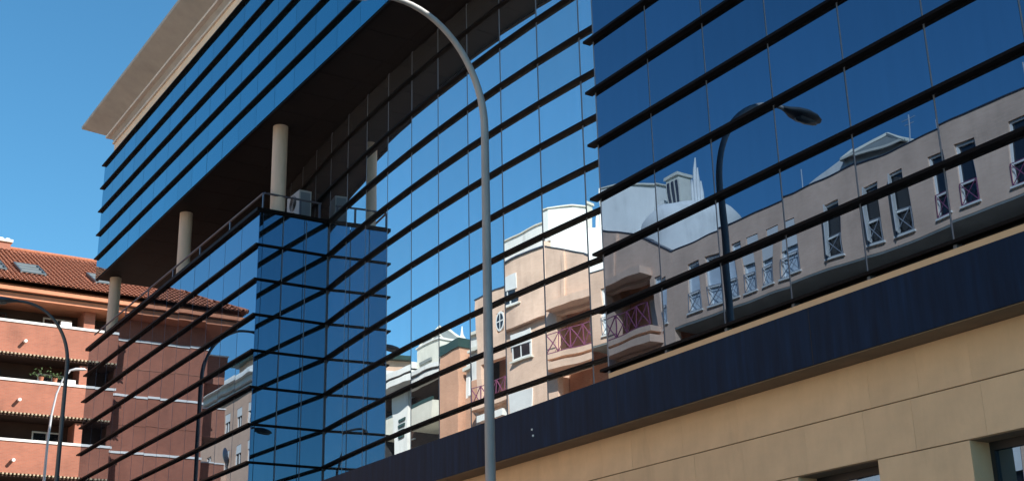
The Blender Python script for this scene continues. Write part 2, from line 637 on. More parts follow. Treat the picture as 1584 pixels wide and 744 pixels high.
# left wing: street front and return
NW = 13
WX = [-32.95 - i * (17.15 / NW) for i in range(NW + 1)][::-1]
cw = mullions([(x, 0) for x in WX[:-1]], 6.6, 14.74).build("curtain_wall", MULL, office)
wlev = LEV[:9]
for k in range(8):
    for i in range(NW):
        pane(cw, (WX[i], 0), (WX[i + 1], 0), wlev[k] + FT, wlev[k + 1] - 0.006, G_WING, tilt=0.0008)
RY = [0.0, 0.72, 1.42, 2.09]
cw2 = mullions([(-32.95, y) for y in RY[1:]], 6.6, 14.74).build("curtain_wall", MULL, office)
for k in range(8):
    for i in range(3):
        pane(cw2, (-32.95, RY[i]), (-32.95, RY[i + 1]), wlev[k] + FT, wlev[k + 1] - 0.006, G_RETURN, tilt=0.0006)
for z in wlev:
    th = 0.05 if z < 14 else 0.10
    mb = MB()
    d = 0.10
    mb.prism([(-50.28, -d), (-32.95 + 0.06, -d), (-32.95 + 0.06, 0.04), (-50.28, 0.04)], z, z + th)
    mb.build("sunshade_fin", FIN, cw)
    MB().prism([(-33.0, 0.045), (-32.89, 0.045), (-32.89, 2.05), (-33.0, 2.05)], z, z + th).build("sunshade_fin", FIN, cw2)
MB().box(-50.1, -33.0, 0.05, 6.2, 14.72, 14.80).build("terrace_floor", MORTAR, office)

# railing round the terrace
rl = MB()
rl.tube([(-50.0, 0.14, 15.50), (-33.1, 0.14, 15.50), (-33.06, 0.18, 15.50), (-33.06, 1.9, 15.50)], 0.032, 8)
ro = rl.build("terrace_railing", RAIL, office, True)
for x in [-33.1 - 2.58 * i for i in range(7)]:
    MB().box(x - 0.035, x + 0.035, 0.125, 0.155, 14.8, 15.49).build("baluster", RAIL, ro)
for y in (0.62, 1.25, 1.85):
    MB().box(-33.075, -33.045, y - 0.03, y + 0.03, 14.8, 15.49).build("baluster", RAIL, ro)

# columns carrying the upper storeys
for x in (-33.25, -41.4, -49.55):
    MB().lathe([(0.225, 0), (0.215, 0.2), (0.215, 2.86), (0.215, 2.925)], (x, 0.64, 14.79), 32).build("column", COLM, office, True)

# upper storeys
NU = 24
UX = [-50.1 + i * (33.05 / NU) for i in range(NU + 1)]
cw = mullions([(x, 0) for x in UX], SOF, 22.6, w=0.03).build("curtain_wall", MULL, office)
for k in range(5):
    for i in range(NU):
        pane(cw, (UX[i], 0), (UX[i + 1], 0), UP[k] + (FT if k else 0.0), UP[k + 1] - 0.006, G_UPPER, name="upper_storey_pane", tilt=0.0012, gap=0.014)  # ordinary mirror glass panes of the upper storeys, not spandrels
for z in UP[1:]:
    fin(cw, [(-50.22, 0), (-17.0, 0)], z, 0.10)

# cornice: stacked solids that step out to the eave
def ring(name, a0, a1, z0, z1, material):
    mb = MB()
    x1, y1 = -16.9, 19.0
    lo = [(-50.1 - a0, -a0, z0), (x1, -a0, z0), (x1, y1, z0), (-50.1 - a0, y1, z0)]
    hi = [(-50.1 - a1, -a1, z1), (x1, -a1, z1), (x1, y1, z1), (-50.1 - a1, y1, z1)]
    mb.add(lo + hi, [(3, 2, 1, 0), (4, 5, 6, 7), (0, 1, 5, 4), (1, 2, 6, 5), (2, 3, 7, 6), (3, 0, 4, 7)])
    return mb.build(name, material, cor)


cor = MB().box(-49.8, -16.95, 0.35, 19, 22.62, 23.0).build("cornice", CORE, office)
ring("frieze", -0.24, -0.24, 22.60, 23.42, FRIEZE)
ring("moulding", -0.17, -0.17, 23.422, 23.51, CONC_L)
ring("moulding", -0.26, -0.08, 23.512, 23.72, CONC)
ring("moulding", 0.06, 0.06, 23.722, 23.82, CONC_L)
ring("eave_soffit", 0.02, 0.84, 23.822, 24.26, CONC)
ring("roof_edge", 0.84, 0.86, 24.262, 24.36, CONC)

# navy band and stone base
band = MB().box(-51.5, 20, -0.42, 0.0, 5.76, 6.53).build("navy_band", NAVY, office)
MB().box(-51.5, 20, -0.40, 0.02, 5.745, 5.757).build("band_underside", MORTAR, band)  # brown underside carries the stone's reflection in its colour
MB().box(-51.5, -17.06, 0.002, 2.4, 6.40, 6.58).build("ledge", NAVY, office)
for i in range(14):
    x = -50.4 + i * 4.26
    MB().box(x, x + 0.012, -0.4215, -0.419, 5.77, 6.52).build("panel_joint", CORE, band)
for px, pz in ((-18.75, 6.12), (-18.72, 6.01)):
    MB().lathe([(0.016, -0.016), (0.02, 0), (0.016, 0.016)], (px, -0.425, pz), 10).build("bolt", WHITE, band)
MB().box(-17.05, 20, -0.012, 0.10, 6.45, 6.775).build("stone_strip", STRIP, office)

wall = MB()
holes = []
wx = -12.95
for k in range(-6, 6):
    x = wx + k * 2.84
    holes.append((x, x + 1.42, 1.3, 4.47))
for c in wall_cells(-51, 20, 0, 5.74, holes):
    wall.box(c[0], c[1], 0.02, 0.45, c[2], c[3])
sw = wall.build("stone_wall", MORTAR, office)
courses = [(5.74, 5.131), (5.115, 4.484), (4.468, 3.83), (3.818, 3.18)]
SB = {}
for ci, (zt, zb) in enumerate(courses):
    if ci < 2:
        x = -24.0 - 0.55 * (ci % 2)
        while x < -3:
            w = random.choice((1.05, 0.8, 1.25))
            key = (w, ci)
            if key not in SB:
                SB[key] = MB().box(0.0012, w - 0.0012, -0.001, 0.02, 0, zt - zb).mesh("stone_block", STONE)
            link("stone_block", SB[key], sw, (x, random.uniform(-0.0012, 0.0012), zb))
            x += w
    else:
        for k in range(-4, 4):
            x0 = wx + k * 2.84 + 1.42
            key = (1.42, ci)
            if key not in SB:
                SB[key] = MB().box(0.0, 1.42, -0.001, 0.02, 0, zt - zb).mesh("stone_block", STONE)
                SB[(9, ci)] = MB().box(-0.002, 0.0, 0.0205, 0.40, 0, zt - zb).mesh("reveal_stone", STONE)
                SB[(8, ci)] = MB().box(0, 0.002, 0.0205, 0.40, 0, zt - zb).mesh("reveal_stone", STONE)
            b = link("stone_block", SB[key], sw, (x0, 0, zb))
            link("reveal_stone", SB[(9, ci)], b, (x0, 0, zb))
            link("reveal_stone", SB[(8, ci)], b, (x0 + 1.42, 0, zb))
for h in holes[2:]:
    fr = MB()
    fr.box(h[0], h[0] + 0.06, 0.34, 0.42, h[2], h[3]).box(h[1] - 0.06, h[1], 0.34, 0.42, h[2], h[3])
    fr.box(h[0] + 0.06, h[1] - 0.06, 0.34, 0.42, h[3] - 0.10, h[3]).box(h[0] + 0.06, h[1] - 0.06, 0.34, 0.42, h[2], h[2] + 0.06)
    wo = fr.build("window", BLACK, office)
    MB().box(h[0] + 0.06, h[1] - 0.06, 0.38, 0.40, h[2] + 0.06, h[3] - 0.10).build("pane", G_WING, wo)

# air-conditioning unit on the terrace
ac = thing("air_conditioner", (-34.0, 1.55, 14.8), "grey air conditioning unit behind the terrace railing", "air conditioner")
MB().box(-34.45, -33.55, 1.42, 1.80, 14.92, 16.02).build("casing", ACW, ac)
MB().box(-33.548, -33.535, 1.46, 1.76, 14.98, 15.96).build("side_grille", MULL, ac)
for zz in (15.2, 15.72):
    fan = MB()
    for k in range(5):
        r = 0.05 + 0.045 * k
        fan.tube([(-34.0 + r * math.cos(t * math.pi / 8), 1.41, zz + r * math.sin(t * math.pi / 8)) for t in range(17)], 0.008, 5)
    fan.build("fan_grille", BLACK, ac)
for x in (-34.35, -33.65):
    MB().box(x - 0.04, x + 0.04, 1.42, 1.80, 14.8, 14.92).build("foot", BLACK, ac)
MB().tube([(-34.46, 1.6, 15.3), (-34.7, 1.55, 15.5), (-34.85, 1.5, 15.2), (-34.9, 1.5, 14.82)], 0.035, 8).build("pipe", WHITE, ac, True)


# ------------------------------------------------------------------ street lamps
def street_lamp(x, y, top, label, material, r0=0.090, r1=0.042, reach=1.75, zb=0.13):
    t = thing("street_lamp", (x, y, zb), label, "street lamp")
    MB().lathe([(0.19, 0), (0.19, 0.03), (0.14, 0.05), (0.14, 0.55), (r0 + 0.005, 0.62)], (x, y, zb), 20).build("base", material, t, True)
    pts = [(x, y, zb + 0.6), (x, y, zb + 4), (x, y, top - 3.2), (x, y, top - 2.0)]
    rad = [r0, r0 * 0.9, r0 * 0.74, r0 * 0.7]
    K = 18
    for k in range(1, K + 1):
        a = k / K * math.radians(96)
        pts.append((x, y - reach * 0.93 * (1 - math.cos(a)), top - 1.95 + 1.95 * math.sin(a)))
        rad.append(r0 * 0.7 + (r1 - r0 * 0.7) * k / K)
    MB().tube(pts, rad, 18).build("pole", material, t, True)
    MB().box(x - 0.055, x + 0.055, y - 0.122, y - 0.112, zb + 0.9, zb + 1.25).build("service_door", material, t)
    e = pts[-1]
    hd = MB()
    sec = [(-0.05, 0.05, 0.05), (0.10, 0.10, 0.065), (0.28, 0.19, 0.10), (0.50, 0.225, 0.12), (0.72, 0.20, 0.10), (0.88, 0.12, 0.06), (0.94, 0.04, 0.025)]
    n = 16
    vs = []
    for s, w, h in sec:
        for k in range(n):
            a = 2 * math.pi * k / n
            vs.append((x + w * math.cos(a), e[1] - s, e[2] - s * 0.10 + (h * math.sin(a) if math.sin(a) > 0 else h * 0.75 * math.sin(a))))
    fs = [(i * n + k, i * n + (k + 1) % n, (i + 1) * n + (k + 1) % n, (i + 1) * n + k) for i in range(len(sec) - 1) for k in range(n)]
    fs += [tuple(range(n - 1, -1, -1)), tuple((len(sec) - 1) * n + k for k in range(n))]
    hd.add(vs, fs)
    h = hd.build("lamp_head", PAINTED, t, True)
    le = MB()
    vs = []
    for s, w, d in ((0.30, 0.02, 0.06), (0.36, 0.11, 0.085), (0.58, 0.125, 0.10), (0.78, 0.07, 0.07), (0.84, 0.02, 0.05)):
        for k in range(9):
            a = math.pi * k / 8
            vs.append((x + w * math.cos(a), e[1] - s, e[2] - s * 0.10 - 0.045 - d * math.sin(a)))
    fs = [(i * 9 + k, i * 9 + k + 1, i * 9 + 10 + k, i * 9 + 9 + k) for i in range(4) for k in range(8)]
    le.add(vs, fs).build("lens", LENS, h, True)
    return t


street_lamp(-16.76, -2.49, 12.42, "tall grey curved street lamp standing in front of the curved glass wall", GALV)
street_lamp(-43.75, -2.29, 14.58, "dark curved street lamp beside the glass wing, before the red brick building", PAINTED)
# slim lamp further away
t = thing("street_lamp", (-62.0, 1.5, 0), "slim white street lamp with small head in front of red brick balconies", "street lamp")
P0 = Vector((-62.0, 1.62, 0))
pts = [P0, P0 + Vector((0, -0.1, 9)), P0 + Vector((0, -0.1, 13.6)), P0 + Vector((0, -0.04, 14.8)), P0 + Vector((0, 0.10, 15.8)), P0 + Vector((0, 0.32, 16.5)), P0 + Vector((0, 0.62, 16.95))]
MB().tube(pts, [0.10, 0.075, 0.06, 0.055, 0.047, 0.04, 0.035], 12).build("pole", POLE_W, t, True)
MB().tube([pts[-1] + Vector((0, -0.05, 0)), pts[-1] + Vector((0, 0.25, 0.10)), pts[-1] + Vector((0, 0.6, 0.14)), pts[-1] + Vector((0, 0.75, 0.13))], [0.035, 0.075, 0.07, 0.02], 12).build("lamp_head", POLE_W, t, True)

# ------------------------------------------------------------------ red brick apartment house at the end of the street
bh = thing("brick_apartment_house", (-76, 3, 0), "red brick apartment house with white balcony copings and terracotta tile roof", "building")
BXF = -70.0
C = [21.2 - 3.1 * i for i in range(7)]
YB0, YB1 = -6.6, 19.0
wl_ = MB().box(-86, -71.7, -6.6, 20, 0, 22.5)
wl_.build("wall", RECESS_SHADE, bh)
plain = MB().box(-85.9, -70.75, -11.8, -6.62, 0, 22.45)
pw = plain.build("wall", RBRICK, bh)
for c in C:
    if c < 2:
        continue
    MB().box(-70.75, -70.70, -11.83, -6.64, c - 0.09, c + 0.03).build("string_course", WHITE, pw)
    MB().box(-70.75, -70.725, -11.81, -6.64, c - 1.63, c - 1.59).build("joint", RBRICK2, pw)
for c in C:
    if c < 1.9:
        continue
    b = MB().box(BXF - 0.16, BXF, YB0, YB1, c - 1.62, c - 0.02).box(-71.69, BXF - 0.161, YB0, YB0 + 0.16, c - 1.62, c - 0.02).build("balcony", RBRICK, bh)
    MB().box(BXF - 0.2, BXF + 0.05, YB0 - 0.04, YB1, c - 0.018, c + 0.11).build("coping", WHITE, b)
    MB().box(-71.69, BXF - 0.03, YB0 + 0.02, YB1, c - 1.80, c - 1.74).build("slab", RECESS_SHADE, b)
    d = MB()
    y = YB0 + 0.05
    while y < YB1:
        d.tube([(BXF - 0.15, y + 0.07, c - 1.68), (BXF + 0.12, y + 0.07, c - 1.68)], 0.055, 6)
        y += 0.19
    stuff(d.build("tile_edge", DENTIL, b))
    for y in (1.72, 7.6, 13.6, -4.2):
        MB().tube([(BXF - 0.02, y, c - 0.98), (BXF + 0.32, y, c - 1.02)], 0.085, 10).build("spout", WHITE, b, True)
    # things inside the loggia
    for y0, y1 in ((4.72, 5.3), (10.2, 10.8), (-1.0, -0.4)):
        MB().box(-71.6, BXF - 0.2, y0, y1, c + 0.11, c + 1.22).build("pier", RBRICK, b)
    for y0, y1 in ((-0.2, 1.0), (2.9, 4.4), (5.5, 7.0), (8.0, 9.6), (-4.6, -3.0)):
        fr = MB()
        fr.box(-71.69, -71.62, y0, y0 + 0.07, c - 1.7, c + 0.9).box(-71.69, -71.62, y1 - 0.07, y1, c - 1.7, c + 0.9)
        fr.box(-71.69, -71.62, y0 + 0.07, y1 - 0.07, c + 0.82, c + 0.9).box(-71.69, -71.62, (y0 + y1) / 2 - 0.03, (y0 + y1) / 2 + 0.03, c - 1.7, c + 0.82)
        w = fr.build("window", WHITE if y0 > 2 and y0 < 3 else BLACK, b)
        MB().box(-71.69, -71.65, y0 + 0.07, y1 - 0.07, c - 1.7, c + 0.82).build("pane", WGLASS, w)
# eaves
ev = MB().box(-86.5, -69.45, -13.1, 20.3, 22.32, 22.60).build("eave", CORNICE_O, bh)
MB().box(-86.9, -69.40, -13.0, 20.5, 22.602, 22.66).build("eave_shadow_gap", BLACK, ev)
MB().box(-87.1, -69.15, -13.4, 20.7, 22.662, 22.86).build("eave_band", CORNICE_O, ev)
MB().box(-87.0, -69.45, -13.1, 20.6, 22.862, 23.06).build("eave_shadow_gap", TILE_D, ev)
# roof planes of barrel tiles
rf = MB()
E0 = Vector((-68.85, -13.6, 23.14))
RX_, RZ_ = -78.2, 27.85
rf.add([(-68.9, -13.5, 23.12), (-68.9, 20.8, 23.12), (RX_, 20.8, RZ_ - 0.06), (RX_, -4.5, RZ_ - 0.06), (-87.4, -13.5, 23.12), (-87.4, 20.8, 23.12)],
       [(0, 1, 2, 3), (4, 0, 3), (5, 4, 3, 2), (1, 5, 2)])
roof = rf.build("roof", TILE_D, bh)
sl = (RZ_ - 23.12) / (68.9 + RX_) if False else (RZ_ - 23.12) / (-68.9 - RX_)
TW, TL = 0.26, 0.42
tm = MB()
K = 4
prof = [(-0.12 + 0.24 * k / K, 0.085 * math.sin(math.pi * k / K)) for k in range(K + 1)]
vs = [(0.04, y, z + 0.03) for y, z in prof] + [(-TL - 0.03, y * 0.85, z * 0.85 + TL * sl) for y, z in prof]
tm_f = [(k, k + 1, K + 2 + k, K + 1 + k) for k in range(K)]
tiles = MB()
ny = int(34 / TW)
nx = int(9.2 / TL)
one = MB().add(vs, tm_f).mesh("roof_tile", TILE, True)
# front slope: one joined sheet of tiles
for iy in range(ny):
    y = -13.4 + iy * TW
    for ix in range(nx):
        x = -68.85 - ix * TL
        # keep inside the hip
        if (y + 13.5) < (-68.9 - x) * 0.97:
            continue
        if -73.4 < x < -70.9 and (1.25 < y < 2.75 or -0.6 < y < 0.75 or 5.2 < y < 6.4):
            continue
        z = 23.12 + (-68.85 - x) * sl + random.uniform(-0.008, 0.008)
        tiles.add([(a[0] + x, a[1] + y, a[2] + z) for a in vs], tm_f)
stuff(tiles.build("front_tiles", TILE, roof, True))
# hip end facing the street
tiles = MB()
for iy in range(int(18 / TW)):
    x = -69.2 - iy * TW
    for ix in range(nx):
        y = -13.55 + ix * TL
        if (-68.9 - x) < (y + 13.5) * 1.03 or (x + 87.4) < (y + 13.5) * 1.03:
            continue
        z = 23.12 + (y + 13.5) * 0.525
        tiles.add([(x + a[1], y - a[0], z + a[2] + (-a[0]) * (0.525 - sl)) for a in vs], tm_f)
stuff(tiles.build("hip_tiles", TILE, roof, True))
MB().tube([(-68.9, -13.5, 23.16), (RX_, -4.5, RZ_ + 0.02)], 0.13, 8).tube([(RX_, -4.5, RZ_ + 0.02), (RX_, 20.8, RZ_ + 0.02)], 0.14, 8).build("ridge", TILE, roof, True)
for (y0, y1) in ((1.35, 2.7), (-0.55, 0.65), (5.35, 6.4)):
    xa, xb = -71.0, -73.3
    za, zb_ = 23.12 + (-68.9 - xa) * sl, 23.12 + (-68.9 - xb) * sl
    o_ = 0.14
    fr = MB()
    for q in ((y0, y0 + 0.09), (y1 - 0.09, y1)):
        fr.extrude([(xa, q[0], za), (xa, q[1], za), (xb, q[1], zb_), (xb, q[0], zb_)], (0, 0, o_ + 0.03))
    for t_ in (0.0, 0.32, 0.64, 0.96):
        x_a = xa + (xb - xa) * t_; x_b = xa + (xb - xa) * (t_ + 0.04)
        z_a = za + (zb_ - za) * t_; z_b = za + (zb_ - za) * (t_ + 0.04)
        fr.extrude([(x_a, y0 + 0.09, z_a), (x_a, y1 - 0.09, z_a), (x_b, y1 - 0.09, z_b), (x_b, y0 + 0.09, z_b)], (0, 0, o_ + 0.03))
    w = fr.build("skylight", PAINTED, roof)
    MB().extrude([(xa, y0 + 0.09, za), (xa, y1 - 0.09, za), (xb, y1 - 0.09, zb_), (xb, y0 + 0.09, zb_)], (0, 0, o_ * 0.7)).build("pane", SKYL, w)
ch = MB().box(-78.6, -77.6, 0.9, 1.95, 27.3, 28.05).build("chimney", RBRICK, roof)
MB().box(-78.7, -77.5, 0.8, 2.05, 28.06, 28.22).build("chimney_cap", CREAM, ch)
for k in range(3):
    MB().box(-78.4, -77.8, 0.95 + k * 0.38, 1.15 + k * 0.38, 28.22, 28.38).build("chimney_pot", CREAM, ch)
# balconies on the side towards the street
for c in C[:5]:
    b = MB().box(-76.2, -72.0, -13.45, -11.82, c - 1.65, c - 0.02).build("side_balcony", RBRICK2, bh)
    MB().box(-76.25, -71.95, -13.5, -11.82, c - 0.018, c + 0.06).build("coping", WHITE, b)

# ------------------------------------------------------------------ houses across the street (seen in the mirror glass)
YF = -23.0


def lattice(parent, x0, x1, z0, z1, material, y=YF + 0.05, n=None, thick=0.024):
    mb = MB()
    mb.bar((x0, y, z1), (x1, y, z1), thick).bar((x0, y, z0), (x1, y, z0), thick)
    n = n or max(1, int(round((x1 - x0) / 0.75)))
    for k in range(n):
        a = x0 + (x1 - x0) * k / n
        b = x0 + (x1 - x0) * (k + 1) / n
        mb.bar((a, y, z0), (b, y, z1), thick).bar((a, y + 0.005, z1), (b, y + 0.005, z0), thick)
        mb.bar((a, y, z0), (a, y, z1), thick)
    mb.bar((x1, y, z0), (x1, y, z1), thick)
    return mb.build("railing", material, parent)


def window(parent, x0, x1, z0, z1, yw=YF, style='dark', rail=None, blind=0.0):
    f = 0.07
    yb, yf = yw - 0.16, yw - 0.07
    fr = MB()
    fr.box(x0, x0 + f, yb, yf, z0, z1).box(x1 - f, x1, yb, yf, z0, z1)
    fr.box(x0 + f, x1 - f, yb, yf, z1 - f, z1).box(x0 + f, x1 - f, yb, yf, z0, z0 + f)
    zm = z0 + (z1 - z0) * 0.36 if (z1 - z0) > 1.8 else None
    if zm:
        fr.box(x0 + f, x1 - f, yb, yf, zm - 0.035, zm + 0.035)
    else:
        xm = (x0 + x1) / 2
        fr.box(xm - 0.035, xm + 0.035, yb, yf, z0 + f, z1 - f)
    w = fr.build("window", WHITE, parent)
    MB().box(x0 + f, x1 - f, yb - 0.02, yb + 0.02, z0 + f, z1 - f).build("pane", CURTAIN if style == 'curtain' else WGLASS, w)
    MB().box(x0 - 0.06, x1 + 0.06, yw - 0.05, yw + 0.08, z0 - 0.07, z0 - 0.002).build("sill", RWHITE, w)
    if style == 'open':
        MB().extrude([(x0 + f, yf, z0 + f), (x0 + f + 0.16, yf + 0.34, z0 + f), (x0 + f + 0.16, yf + 0.34, z1 - f), (x0 + f, yf, z1 - f)], (0.04, 0, 0)).build("casement", WHITE, w)
    if blind:
        MB().box(x0 + f * 0.5, x1 - f * 0.5, yf, yf + 0.05, z1 - (z1 - z0) * blind, z1 - 0.01).build("blind", WHITE, w)
    if rail:
        lattice(w, x0 + 0.02, x1 - 0.02, z0 + 0.03, z0 + (z1 - z0) * 0.36, rail, yw + 0.03, 1)
    return w


ap = thing("apartment_block", (-30, -28, 0), "peach brick apartment block with overhanging top storey, mirrored in the dark blue glass", "building")
TOP = 20.5
WINS = [(-41.9, -41.1, 'curtain', 0.0, WRAIL), (-40.7, -39.85, 'curtain', 0.0, WRAIL), (-39.18, -38.55, 'curtain', 0.0, WRAIL), (-38.2, -37.5, 'curtain', 0.45, WRAIL),
        (-37.05, -36.35, 'curtain', 0.5, WRAIL), (-35.95, -35.12, 'curtain', 0.5, WRAIL), (-33.65, -32.82, 'open', 0.0, WRAIL), (-31.5, -30.78, 'open', 0.0, WRAIL),
        (-30.25, -29.53, 'open', 0.0, WRAIL), (-28.42, -27.7, 'dark', 0.0, PURPLE), (-27.22, -26.47, 'dark', 0.0, PURPLE), (-25.15, -24.45, 'dark', 0.0, PURPLE),
        (-23.95, -23.25, 'dark', 0.0, PURPLE), (-21.9, -21.2, 'open', 0.0, PURPLE), (-20.7, -20.0, 'open', 0.0, PURPLE), (-17.2, -16.4, 'curtain', 0.4, PURPLE),
        (-14.9, -14.1, 'curtain', 0.0, WRAIL)]
holes = [(a, b, 17.28, 19.62) for a, b, *_ in WINS]
wl = MB()
for c in wall_cells(-42.9, -13, 16.95, TOP, holes):
    wl.box(c[0], c[1], YF - 0.35, YF, c[2], c[3])
aw = wl.build("top_storey_wall", PEACH, ap)
MB().box(-42.9, -13, YF - 0.38, YF + 0.03, TOP + 0.002, TOP + 0.045).build("coping", RAIL, aw)
for a, b, st, bl, ra in WINS:
    window(ap, a, b, 17.30, 19.60, YF, st, ra, bl)
MB().box(-42.9, -13, YF - 12, YF - 0.36, 16.95, 20.3).build("core", CORE, ap)
MB().box(-42.88, -13.02, YF - 1.6, YF - 0.01, 16.86, 16.945).build("overhang_soffit", GREY_S, ap)
lw = MB()
lh = [(x, x + 0.62, 15.35, 16.70) for x in (-38.9, -37.85, -36.65, -35.0, -33.5, -31.3, -30.1, -28.2, -27.0)]
for c in wall_cells(-42.9, -13, 14.4, 16.855, lh):
    lw.box(c[0], c[1], YF - 1.9, YF - 1.55, c[2], c[3])
lwo = lw.build("recessed_wall", GREY_S, ap)  # grey puts the overhang's shade into this strip of wall
lw = MB()
lh2 = [(x, x + 1.3, z, z + 1.7) for x in range(-41, -15, 3) for z in (4.4, 7.7, 11.0)]
for c in wall_cells(-42.9, -13, 0, 14.39, lh2):
    lw.box(c[0], c[1], YF - 1.5, YF - 0.9, c[2], c[3])
lw.build("lower_wall", PEACH, ap)
for h in lh2:
    window(ap, h[0], h[1], h[2], h[3], YF - 0.9, 'dark', None, 0.45)
for h in lh:
    window(ap, h[0], h[1], h[2], h[3], YF - 1.55, 'curtain')
MB().box(-42.85, -13.1, YF - 12, YF - 1.91, 0, 16.85).build("core", CORE, ap)

# loggia bay with purple railings
bay = MB()
lo = [(-47.5, -44.45, 17.55, 19.60), (-47.5, -44.45, 14.3, 16.6), (-47.5, -44.45, 11.1, 13.4), (-44.08, -43.36, 17.28, 19.62)]
for c in wall_cells(-48.3, -42.91, 0, 20.5, lo):
    bay.box(c[0], c[1], YF - 0.35, YF, c[2], c[3])
bay.extrude([(-48.3, YF, 20.5), (-42.91, YF, 20.5), (-44.26, YF, 21.35), (-45.65, YF, 22.2), (-48.3, YF, 23.3)], (0, -0.35, 0))
bo = bay.build("bay_wall", PEACH, ap)
bar_ = MB()
pl = [(-42.91, 20.5), (-44.26, 21.35), (-45.65, 22.2), (-48.3, 23.3)]
for p, q in zip(pl, pl[1:]):
    bar_.bar((p[0], YF - 0.15, p[1] + 0.04), (q[0], YF - 0.15, q[1] + 0.02), 0.38, 0.04)
bar_.build("coping", RAIL, bo)
MB().box(-47.0, -46.8, YF + 0.001, YF + 0.10, 20.3, 22.6).build("pilaster", PEACH, bo)
window(ap, -44.08, -43.36, 17.30, 19.60, YF, 'curtain', WRAIL)
MB().box(-48.3, -42.92, YF - 12, YF - 1.9, 0, 20.4).build("core", CORE, ap)
MB().box(-48.28, -42.92, YF - 1.88, YF - 1.5, 0, 20.4).build("loggia_back", PEACH2, ap)
for zf, zt in ((17.5, 19.65), (14.25, 16.6), (11.05, 13.4)):
    b = MB().box(-47.65, -44.3, YF - 1.5, YF + 0.55, zf - 0.26, zf).build("balcony", PEACH, ap)
    lattice(b, -47.6, -44.35, zf + 0.05, zf + 1.05, PURPLE, YF + 0.5, 4, 0.034)
    MB().box(-47.7, -44.25, YF + 0.001, YF + 0.65, zt + 0.10, zt + 0.45).build("canopy", PEACH, b)
    for xa in (-46.6, -45.7):
        fr = MB().box(xa, xa + 0.75, YF - 1.49, YF - 1.42, zf + 0.02, zf + 2.0)
        d = fr.build("door", WHITE, b)
        MB().box(xa + 0.09, xa + 0.66, YF - 1.419, YF - 1.41, zf + 0.8, zf + 1.9).build("pane", CURTAIN, d)

# rounded tower bay with shuttered windows
tw = MB()
th_ = [(-61.0, -57.0, 17.5, 19.85), (-61.0, -57.0, 14.3, 16.7), (-59.55, -58.75, 21.4, 22.5)]
for c in wall_cells(-61.4, -56.0, 0, 23.65, th_):
    tw.box(c[0], c[1], YF - 0.35, YF, c[2], c[3])
two = tw.build("tower_wall", PEACH, ap)
MB().box(-61.45, -56, YF - 0.4, YF + 0.04, 23.652, 23.72).build("coping", RAIL, two)
MB().box(-61.38, -48.32, YF - 12, YF - 1.9, 0, 23.5).build("core", CORE, ap)
MB().box(-61.36, -56.02, YF - 1.88, YF - 1.5, 0, 23.5).build("loggia_back", PEACH2, ap)
rw = MB()
NB = 10
plan = []
for k in range(NB + 1):
    u = k / NB
    plan.append((-56.0 + 7.68 * u, YF + 0.75 * math.sin(math.pi * u) ** 0.8))
rw.prism([(x, y) for x, y in plan] [::-1] + [(-56.0, YF - 1.8), (-48.32, YF - 1.8)], 20.05, 23.60)
plan2 = [(x, YF + (y - YF) * 0.55) for x, y in plan]
rw.prism(plan2[::-1] + [(-56.0, YF - 1.8), (-48.32, YF - 1.8)], 0, 20.04)
rwo = rw.build("round_bay", PEACH, ap)
cp = MB()
for p, q in zip(plan, plan[1:]):
    cp.bar((p[0], p[1], 23.64), (q[0], q[1], 23.64), 0.16, 0.07)
cp.build("coping", RAIL, rwo)


def bay_window(x0, x1, z0, z1, proud, blind):
    xc = (x0 + x1) / 2
    y = YF + proud
    fr = MB()
    fr.box(x0, x1, y - 0.3, y + 0.03, z0, z1)
    w = fr.build("window", WHITE, rwo)
    h = z1 - z0
    if blind < 1:
        for a, b in ((x0 + 0.12, xc - 0.06), (xc + 0.06, x1 - 0.12)):
            MB().box(a, b, y + 0.031, y + 0.036, z0 + 0.12, z0 + h * (1 - blind) - 0.02).build("pane", WGLASS, w)
    MB().box(x0 - 0.02, x1 + 0.02, y + 0.031, y + 0.075, z1 - h * blind, z1 + 0.03).build("blind", WHITE, w)
    MB().box(x0 - 0.1, x1 + 0.1, y - 0.1, y + 0.13, z0 - 0.08, z0 - 0.002).build("sill", CREAM, w)


bay_window(-53.98, -52.5, 21.22, 22.75, 0.70, 0.5)
bay_window(-53.65, -51.95, 18.38, 19.75, 0.42, 0.45)
bay_window(-53.95, -52.15, 15.3, 16.85, 0.42, 0.97)
bay_window(-53.65, -51.95, 12.2, 13.6, 0.42, 0.45)
for zf in (17.45, 14.25):
    b = MB().box(-61.2, -56.9, YF - 1.5, YF + 0.6, zf - 0.4, zf).build("balcony", PEACH, ap)
    lattice(b, -61.1, -57.0, zf + 0.05, zf + 1.05, PURPLE, YF + 0.55, 5, 0.036)
    MB().box(-59.9, -58.9, YF - 1.49, YF - 1.42, zf + 0.02, zf + 2.1).build("door", WHITE, b)
    MB().box(-60.6, -58.2, YF + 0.1, YF + 0.5, zf - 1.1, zf - 0.75).build("awning", RWHITE, b)
ar = MB()
arc_p = [(-59.15 + 0.46 * math.cos(a * math.pi / 10), 22.0 + 0.55 * math.sin(a * math.pi / 10)) for a in range(20)]
ar.extrude([(x, YF - 0.2, z) for x, z in arc_p], (0, 0.22, 0))
arw = ar.build("round_window", WHITE, ap)
arc_q = [(-59.15 + 0.36 * math.cos(a * math.pi / 10), 22.0 + 0.43 * math.sin(a * math.pi / 10)) for a in range(20)]
MB().extrude([(x, YF + 0.021, z) for x, z in arc_q], (0, 0.006, 0)).build("pane", WGLASS, arw)
MB().box(-59.18, -59.12, YF + 0.028, YF + 0.04, 21.5, 22.5).box(-59.5, -58.8, YF + 0.028, YF + 0.041, 21.97, 22.03).build("glazing_bar", WHITE, arw)

